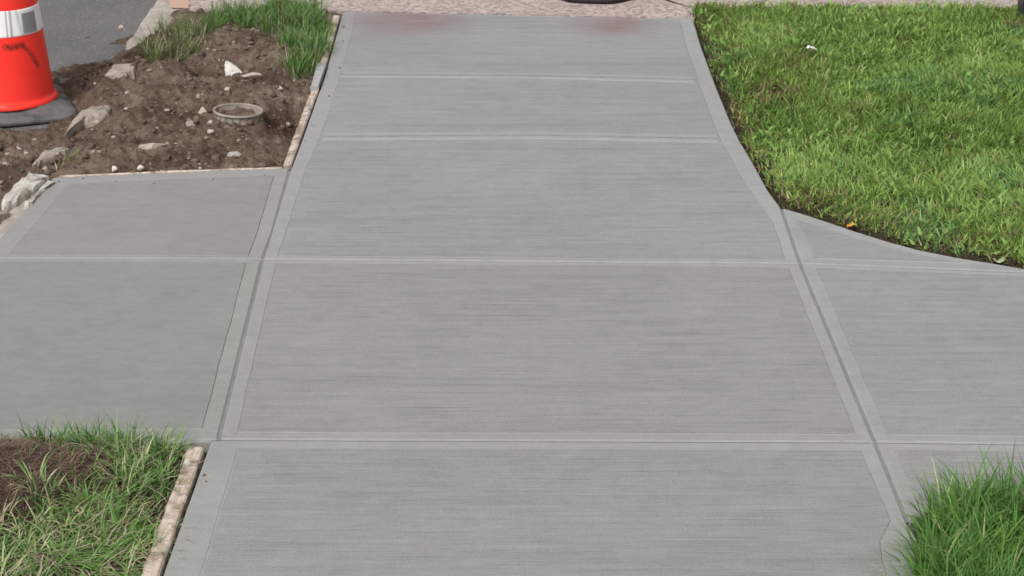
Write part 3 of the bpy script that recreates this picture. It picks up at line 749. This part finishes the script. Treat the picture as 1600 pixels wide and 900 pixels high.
hull_rock('stone', 'small pale stone right of the round box near the form board', 437, 144, (.022, .018, .014), T_, 15)
hull_rock('stone', 'pointed grey brown stone left of the round box', 317, 178, (.032, .03, .034), T_, 16)
hull_rock('stone', 'small upright pale stone, leftmost of the cluster by the round box', 297, 197, (.024, .02, .026), T_, 17)
hull_rock('stone', 'small light stone, upper one of the pair near the round box', 328, 191, (.026, .02, .016), T_, 18)
hull_rock('stone', 'small light stone, lower one of the pair near the round box', 330, 205, (.028, .02, .018), T_, 19)
hull_rock('stone', 'pale bluish white stone lying in front of the round box', 366, 237, (.050, .04, .020), R_, 20, rot=-.5)
hull_rock('stone', 'rough long pale stone streak at left centre of the dirt', 238, 234, (.105, .03, .020), T_, 21, rot=.15)
hull_rock('stone', 'tiny white stone against the thin form strip, left one', 178, 266, (.022, .02, .018), W_, 22, zoff=.006)
hull_rock('stone', 'tiny white stone against the thin form strip, right one', 220, 264, (.020, .02, .018), W_, 23, zoff=.008)
hull_rock('stone', 'small tan stone at the left frame edge beside the kerb', 9, 250, (.024, .02, .016), T_, 24)
hull_rock('stone', 'small bright stone at the far end of the weeds by the kerb', 189, 38, (.020, .02, .030), T_, 25, zoff=.03)
hull_rock('stone', 'small tan stone right of the buried kerb block', 200, 172, (.030, .02, .014), T_, 26)
hull_rock('stone', 'small round stone on spilt soil above the cone base', 148, 116, (.016, .016, .018), T_, 27, zoff=.004)
hull_rock('stone', 'small grey stone among the weeds near the far pavement', 407, 47, (.030, .02, .018), T_, 28)
hull_rock('stone', 'small tan stone right of centre, lying flat behind the round box', 262, 176, (.022, .018, .010), T_, 29)
hull_rock('stone', 'small light stone between the long pale streak and the near form strip', 312, 255, (.014, .014, .012), W_, 30)
# broken kerb blocks showing through the dirt
def block(label, px, size, mat, seed, rot=None):
    r = random.Random(seed); xs = sum(a for a, b in px)/len(px); ys = sum(b for a, b in px)/len(px)
    c = G(xs, ys); V = []; n = len(px)
    q = [G(a, b) for a, b in px]; bm = bmesh.new(); top = []; bot = []
    # many-sided top outline with a chipped border
    ring = []
    for i in range(n):
        a = q[i]; b = q[(i+1) % n]
        for k in range(5):
            p = a.lerp(b, k/5); ring.append(p+Vector((r.gauss(0, .003), r.gauss(0, .003), 0)))
    m = len(ring)
    ctr = bm.verts.new((0, 0, size[1]+.002)); prev = None; rings = []
    for f, z in ((.55, 0.002), (.90, -.001), (1.0, -.008), (1.06, -.05)):
        rings.append([bm.verts.new(((p.x-c.x)*f, (p.y-c.y)*f, size[1]+z+(float(fbm(np.array([p.x*f]), np.array([p.y*f]), 30, 3, seed)[0])-.5)*.014)) for p in ring])
    for i in range(m):
        j = (i+1) % m; bm.faces.new((ctr, rings[0][i], rings[0][j]))
        for k in range(3): bm.faces.new((rings[k][i], rings[k+1][i], rings[k+1][j], rings[k][j]))
    bmesh.ops.recalc_face_normals(bm, faces=bm.faces)
    o = bm_obj('kerb_block', bm, mat, loc=(c.x, c.y, 0)); tag(o, label, 'kerb stone', 'broken kerb blocks in the dirt')
M['pale_block'] = rockm('pale_block_stone', (.34, .31, .28), (.56, .53, .49))
M['block'] = rockm('block_stone', (.24, .20, .17), (.38, .335, .29))
block('long pale kerb block showing through the dirt right of the cone base', [(100, 216), (122, 184), (140, 172), (178, 163), (168, 183), (158, 196), (130, 196)], (0, .014), M['block'], 1)
block('flat curved kerb block between the cone and the left slab', [(50, 262), (66, 245), (90, 234), (116, 233), (104, 243), (74, 256)], (0, .012), M['block'], 2)
block('tan kerb block in the dirt below the far kerb end', [(164, 125), (178, 108), (214, 108), (212, 122), (190, 128)], (0, .020), M['block'], 3)
block('whitish chipped kerb block at the outer corner of the left slab', [(2, 318), (24, 290), (48, 274), (76, 276), (62, 292), (36, 310), (8, 326)], (0, .010), M['pale_block'], 4)
block('thin pale sliver of kerb stone hugging the left slab edge', [(40, 320), (60, 300), (80, 282), (84, 286), (60, 308), (44, 324)], (0, .006), M['pale_block'], 5)
block('chipped grey kerb block at the left frame edge beside the slab', [(-60, 372), (-30, 345), (-4, 330), (16, 328), (-6, 350), (-40, 382)], (0, .006), M['block'], 6)

# ------------------------------------------------------------------ round access box in the dirt
def lathe(prof, seg=64, closed=False, jit=None):
    V = []; Fc = []
    for i in range(seg):
        a = 2*math.pi*i/seg
        for j, (r, z) in enumerate(prof):
            V.append((r*math.cos(a), r*math.sin(a), z))
    m = len(prof)
    for i in range(seg):
        ii = (i+1) % seg
        for j in range(m-1): Fc.append((i*m+j, ii*m+j, ii*m+j+1, i*m+j+1))
        if closed: Fc.append((i*m+m-1, ii*m+m-1, ii*m, i*m))
    return V, Fc
p = G(369, 172, .02)
box = bpy.data.objects.new('access_box', None); S.collection.objects.link(box); box.location = (p.x, p.y, -.075); box.rotation_euler = (R(-2), R(3), 0)
tag(box, 'round open-topped grey access box half buried in the dirt', 'access box')
V, Fc = lathe([(.058, .0), (.0585, .05), (.060, .0905), (.0635, .0905), (.0635, .05), (.061, .0)], closed=True)
M['box'] = rockm('weathered_plastic', (.15, .125, .10), (.26, .225, .19))
mesh_obj('wall', V, Fc, M['box'], box, smooth=True)
V, Fc = lathe([(.0600, .090), (.0605, .094), (.062, .0955), (.066, .0955), (.0675, .094), (.0675, .090), (.064, .089)], closed=True)
mesh_obj('rim', V, Fc, rockm('rim_plastic', (.20, .17, .14), (.34, .30, .26)), box, smooth=True)
V = [(0, 0, .082)]; Fc = []; r = random.Random(5)
for k, rr in enumerate((.02, .04, .0585)):
    for i in range(32): a = 6.2832*i/32; V.append((rr*math.cos(a), rr*math.sin(a), .080+r.uniform(-.006, .007)))
for i in range(32):
    j = (i+1) % 32; Fc.append((0, 1+i, 1+j))
    for k in (0, 1): Fc.append((1+k*32+i, 1+(k+1)*32+i, 1+(k+1)*32+j, 1+k*32+j))
mesh_obj('soil_fill', V, Fc, M['clod'], box, smooth=True)
V = []; Fc = []
for i in range(22):
    a = 6.2832*i/22; ca, sa = math.cos(a), math.sin(a)
    b = len(V)
    for rr in (.062, .0665):
        for s in (-.0022, .0022):
            for z in (.01, .0875): V.append((rr*ca-s*sa, rr*sa+s*ca, z))
    Fc += [(b, b+1, b+3, b+2), (b+4, b+6, b+7, b+5), (b, b+4, b+5, b+1), (b+2, b+3, b+7, b+6), (b+1, b+5, b+7, b+3), (b, b+2, b+6, b+4)]
mesh_obj('rib', V, Fc, M['box'], box)

# ------------------------------------------------------------------ traffic cone
def cone():
    c = G(9, 171, ROADZ)
    e = bpy.data.objects.new('traffic_cone', None); S.collection.objects.link(e); e.location = (c.x, c.y, ROADZ); e.rotation_euler = (R(-1.5), R(1.0), 0)
    tag(e, 'orange red traffic cone with white collars and a dark rubber base on the road edge', 'traffic cone')
    # rubber base: rounded square with a raised, sloping top
    def rsq(h, rad, z, n=10):
        pts = []
        for q in range(4):
            cx = (h-rad)*(1 if q in (0, 3) else -1); cy = (h-rad)*(1 if q in (0, 1) else -1)
            for k in range(n+1):
                a = q*math.pi/2+k/n*math.pi/2; pts.append((cx+rad*math.cos(a), cy+rad*math.sin(a), z))
        return pts
    rot = Matrix.Rotation(R(21), 3, 'Z')
    lv = [rsq(.172, .05, .0), rsq(.178, .055, .004), rsq(.178, .055, .013), rsq(.172, .05, .019), rsq(.158, .06, .023)]
    m = len(lv[0]); n2 = m
    ring = [(.142*math.cos(math.atan2(y, x)), .142*math.sin(math.atan2(y, x)), .040) for x, y, z in lv[-1]]; lv.append(ring)
    V = [tuple(rot @ Vector(v)) for l_ in lv for v in l_]; Fc = []
    for k in range(len(lv)-1):
        for i in range(m): Fc.append((k*m+i, k*m+(i+1) % m, (k+1)*m+(i+1) % m, (k+1)*m+i))
    Fc.append(tuple(range(m))[::-1])
    t = NT('cone_rubber', .65, .4); nn = t.noise(14, 5, .6); t.col(t.ramp(nn, [(.35, (.045, .043, .045)), (.6, (.13, .125, .125)), (.8, (.20, .195, .19))])); t.bump(nn, .3, .003)
    mesh_obj('base', V, Fc, t.m, e, smooth=True)
    r0, sl = .1375, .112
    def rad(z): return r0-sl*(z-.04) if z < .5 else r0-sl*.46-.07*(z-.5)
    seg = 200; zs = [.036, .040]+list(np.linspace(.048, .70, 130))+[.703, .703]
    V = []; mk = []
    rr = np.random.default_rng(3)
    for i in range(seg):
        a = 2*math.pi*i/seg
        for j, z in enumerate(zs):
            r_ = rad(z)+(.010*math.exp(-((z-.04)/.008)**2)); r_ = r_ if j < len(zs)-1 else r_-.006
            V.append((r_*math.cos(a), r_*math.sin(a), z))
    m = len(zs)
    Fc = [(i*m+j, ((i+1) % seg)*m+j, ((i+1) % seg)*m+j+1, i*m+j+1) for i in range(seg) for j in range(m-1)]
    t = NT('cone_plastic', .42, .4); nn = t.noise(20, 5, .6); nb = t.noise(5, 3)
    cc = t.ramp(nb, [(.3, (.93, .030, .020)), (.7, (.97, .042, .026))])
    cc = t.mix(t.ramp(nn, [(.62, 0), (.80, .35)]), cc, (.45, .09, .07))
    at = t.attr('mark'); mm = t.math('MULTIPLY', at.outputs['Fac'], t.ramp(t.noise(120, 4, .7), [(.35, .35), (.6, 1)]))
    cc = t.mix(mm, cc, (.13, .015, .008)); t.col(cc); t.bump(nn, .1, .002)
    body = mesh_obj('cone_body', V, Fc, t.m, e, smooth=True)
    # scuff: a bent dark smear, given as angle (deg from the side facing the camera) and height
    A = np.array(V); z = A[:, 2]; view = math.atan2(-c.y, -c.x)
    an = (np.arctan2(A[:, 1], A[:, 0])-view+np.pi) % (2*np.pi)-np.pi; u = an*.115
    d1 = dist_line(u, z, [(.010, .208), (.020, .206), (.058, .208)]); d2 = dist_line(u, z, [(.058, .208), (.078, .182), (.096, .145)])
    mark = np.maximum(sstep(.011, .005, d1), sstep(.010, .003, d2)*.95)
    a_ = body.data.attributes.new('mark', 'FLOAT', 'POINT'); a_.data.foreach_set('value', mark.astype(np.float32))
    # white collars
    def collar(z0, z1, marks):
        zs = list(np.linspace(z0, z1, 26)); V = []; 
        for i in range(seg):
            a = 2*math.pi*i/seg
            for j, z in enumerate(zs):
                o = .0012 if 0 < j < len(zs)-1 else -.001
                V.append(((rad(z)+o)*math.cos(a), (rad(z)+o)*math.sin(a), z))
        m = len(zs); Fc = [(i*m+j, ((i+1) % seg)*m+j, ((i+1) % seg)*m+j+1, i*m+j+1) for i in range(seg) for j in range(m-1)]
        t = NT('reflective_collar', .35, .5); at = t.attr('mark')
        cc = t.ramp(t.noise(9, 4), [(.3, (.80, .79, .81)), (.7, (.90, .90, .91))])
        cc = t.mix(at.outputs['Fac'], cc, (.17, .165, .175)); t.col(cc)
        o = mesh_obj('collar', V, Fc, t.m, e, smooth=True)
        A = np.array(V); an = np.degrees((np.arctan2(A[:, 1], A[:, 0])-view+np.pi) % (2*np.pi)-np.pi); z = A[:, 2]; f = (z-z0)/(z1-z0)
        mk = np.zeros(len(A))
        if marks:
            for (a0, w_) in ((9, 1.3), (15, 1.6), (-18, 1.5), (-60, 2)): mk = np.maximum(mk, .75*sstep(w_, w_*.5, np.abs(an-a0)))
            lo = 36-4*f*0; win = sstep(31, 33, an)*sstep(60, 57, an)*sstep(.98, .90, 1-f)*sstep(.86, .80, f)
            mk = np.maximum(mk, win*.88); mk = np.maximum(mk, .35*sstep(3, 1, np.abs(an-(24+6*(1-f)))))
        a_ = o.data.attributes.new('mark', 'FLOAT', 'POINT'); a_.data.foreach_set('value', mk.astype(np.float32))
    collar(.232, .306, True); collar(.39, .54, True)
cone()

# ------------------------------------------------------------------ things at the far edge
# dark bag of material on the old pavement
def bag():
    c = G(936, -13); V = []; Fc = []; seg = 40
    prof = [(1.0, .004), (1.04, .02), (.98, .05), (.80, .085), (.45, .105), (0.02, .11)]
    for i in range(seg):
        a = 2*math.pi*i/seg; k = 1+.07*math.cos(3*a+.6)+.05*math.cos(5*a)
        for r_, z in prof: V.append((.135*k*r_*math.cos(a), .155*k*r_*math.sin(a), z*(1+.12*math.sin(4*a)*(r_ < 1))))
    m = len(prof); Fc = [(i*m+j, ((i+1) % seg)*m+j, ((i+1) % seg)*m+j+1, i*m+j+1) for i in range(seg) for j in range(m-1)]
    Fc.append(tuple(i*m for i in range(seg))[::-1]); Fc.append(tuple(i*m+m-1 for i in range(seg)))
    e = bpy.data.objects.new('work_bag', None); S.collection.objects.link(e); e.location = (c.x, c.y, -.002)
    tag(e, 'dark cloth work bag lying on the old pavement beyond the driveway', 'bag')
    mesh_obj('bag_body', V, Fc, simple('bag_cloth', (.10, .08, .075), (.21, .17, .16), 60, .9, .6), e, smooth=True)
    V = []; Fc = []
    for i in range(seg):
        a = 2*math.pi*i/seg; k = 1+.07*math.cos(3*a+.6)+.05*math.cos(5*a)
        for j in range(8):
            b = 6.2832*j/8; rr = 1.02+.05*math.cos(b); V.append((.135*k*rr*math.cos(a), .155*k*rr*math.sin(a), .011+.009*math.sin(b)))
    Fc = [(i*8+j, ((i+1) % seg)*8+j, ((i+1) % seg)*8+(j+1) % 8, i*8+(j+1) % 8) for i in range(seg) for j in range(8)]
    mesh_obj('piping', V, Fc, simple('bag_trim', (.018, .016, .016), (.03, .03, .03), 30, .7, .2), e, smooth=True)
bag()
# black post at the right
def post():
    c = G(1612, 27); e = bpy.data.objects.new('metal_post', None); S.collection.objects.link(e); e.location = (c.x, c.y, 0)
    tag(e, 'black metal post standing at the far right corner of the lawn', 'post')
    mt = simple('black_paint', (.012, .013, .016), (.03, .03, .035), 30, .45, .15, .002, spec=.5)
    def box_(name, hx, hy, z0, z1, bv):
        bm = bmesh.new(); bmesh.ops.create_cube(bm, size=1)
        for v in bm.verts: v.co = Vector((v.co.x*2*hx, v.co.y*2*hy, z0+(v.co.z+.5)*(z1-z0)))
        bmesh.ops.bevel(bm, geom=list(bm.edges), offset=bv, segments=3, affect='EDGES'); bm_obj(name, bm, mt, e)
    box_('post_shaft', .040, .040, -.05, .98, .006); box_('base_collar', .048, .048, -.03, .018, .005); box_('post_cap', .048, .048, .982, 1.0, .005)
post()
# orange survey paint on the old pavement
def paint():
    r = random.Random(4); q = [(262, 1), (266, -18), (270, -40), (296, -42), (298, -16), (297, 2), (294, 13), (284, 13.8), (268, 13.5)]
    P = []
    for i in range(len(q)):
        a = G(*q[i]); b = G(*q[(i+1) % len(q)])
        for k in range(6): p = a.lerp(b, k/6); P.append((p.x+r.gauss(0, .004), p.y+r.gauss(0, .004)))
    c = (sum(a for a, b in P)/len(P), sum(b for a, b in P)/len(P)); P = fix_up(P)
    V = [(a-c[0], b-c[1], 0) for a, b in P]
    t = NT('spray_paint', .7, .3); t.col(t.ramp(t.noise(60, 4, .7), [(.35, (.42, .32, .26)), (.65, (.50, .29, .19))]))
    o = mesh_obj('paint_mark', V, [tuple(range(len(V)))], t.m, loc=(c[0], c[1], .002))
    tag(o, 'faded orange spray-painted mark on the old pavement behind the weeds', 'paint mark')
paint()
# small grey stake lying on the form board
def stake():
    a, b = G(509, 104, .004), G(498, 140, .004); c = (a+b)/2; d = (b-a).normalized(); n = Vector((-d.y, d.x, 0)); L = (b-a).length/2
    bm = bmesh.new(); bmesh.ops.create_cube(bm, size=1)
    for v in bm.verts:
        s = v.co.x*2; w_ = .013*(1 if s < 0 else .8); v.co = d*(s*L)+n*(v.co.y*2*w_)+Vector((0, 0, v.co.z*.012+.0))
    bmesh.ops.bevel(bm, geom=list(bm.edges), offset=.0015, segments=2, affect='EDGES')
    o = bm_obj('wooden_stake', bm, simple('grey_wood', (.25, .25, .25), (.38, .38, .37), 40, .9, .3), loc=(c.x-.012, c.y, .006))
    tag(o, 'short grey wooden stake against the pale form board below the grass clump', 'stake')
stake()
# litter and leaves
def crumple(name, label, cat, px, py, z, s, col, seed, group=None):
    r = random.Random(seed); p = G(px, py, z); V = []; Fc = []; n = 6
    for i in range(n):
        for j in range(n):
            u = i/(n-1)-.5; v = j/(n-1)-.5; q = 1-.5*abs(u)*abs(v)*4*.6
            V.append((u*s*q+r.gauss(0, s*.03), v*s*.8*q+r.gauss(0, s*.03), s*.12*math.cos(u*5+seed)+r.gauss(0, s*.06)+s*.1))
    Fc = [(i*n+j, (i+1)*n+j, (i+1)*n+j+1, i*n+j+1) for i in range(n-1) for j in range(n-1)]
    o = mesh_obj(name, V, Fc, simple(name+'_surface', tuple(c*.8 for c in col), col, 60, .7, .2), loc=tuple(p), smooth=True)
    md = o.modifiers.new('thickness', 'SOLIDIFY'); md.thickness = .0006
    tag(o, label, cat, group); return o
crumple('paper_scrap', 'small crumpled white paper scrap lying on the lawn', 'litter', 1268, 76, .045, .032, (.85, .85, .86), 1)
crumple('leaf', 'small pale green leaf lying at the lawn edge on the right slab', 'leaf', 1561, 408, .004, .030, (.36, .42, .24), 3)
crumple('leaf', 'small yellow orange leaf at the lawn edge near the slab corner', 'leaf', 1330, 352, .012, .022, (.55, .30, .05), 5)

S.render.engine = 'CYCLES'
S.cycles.max_bounces = 6; S.cycles.diffuse_bounces = 3; S.cycles.glossy_bounces = 2; S.cycles.transmission_bounces = 3
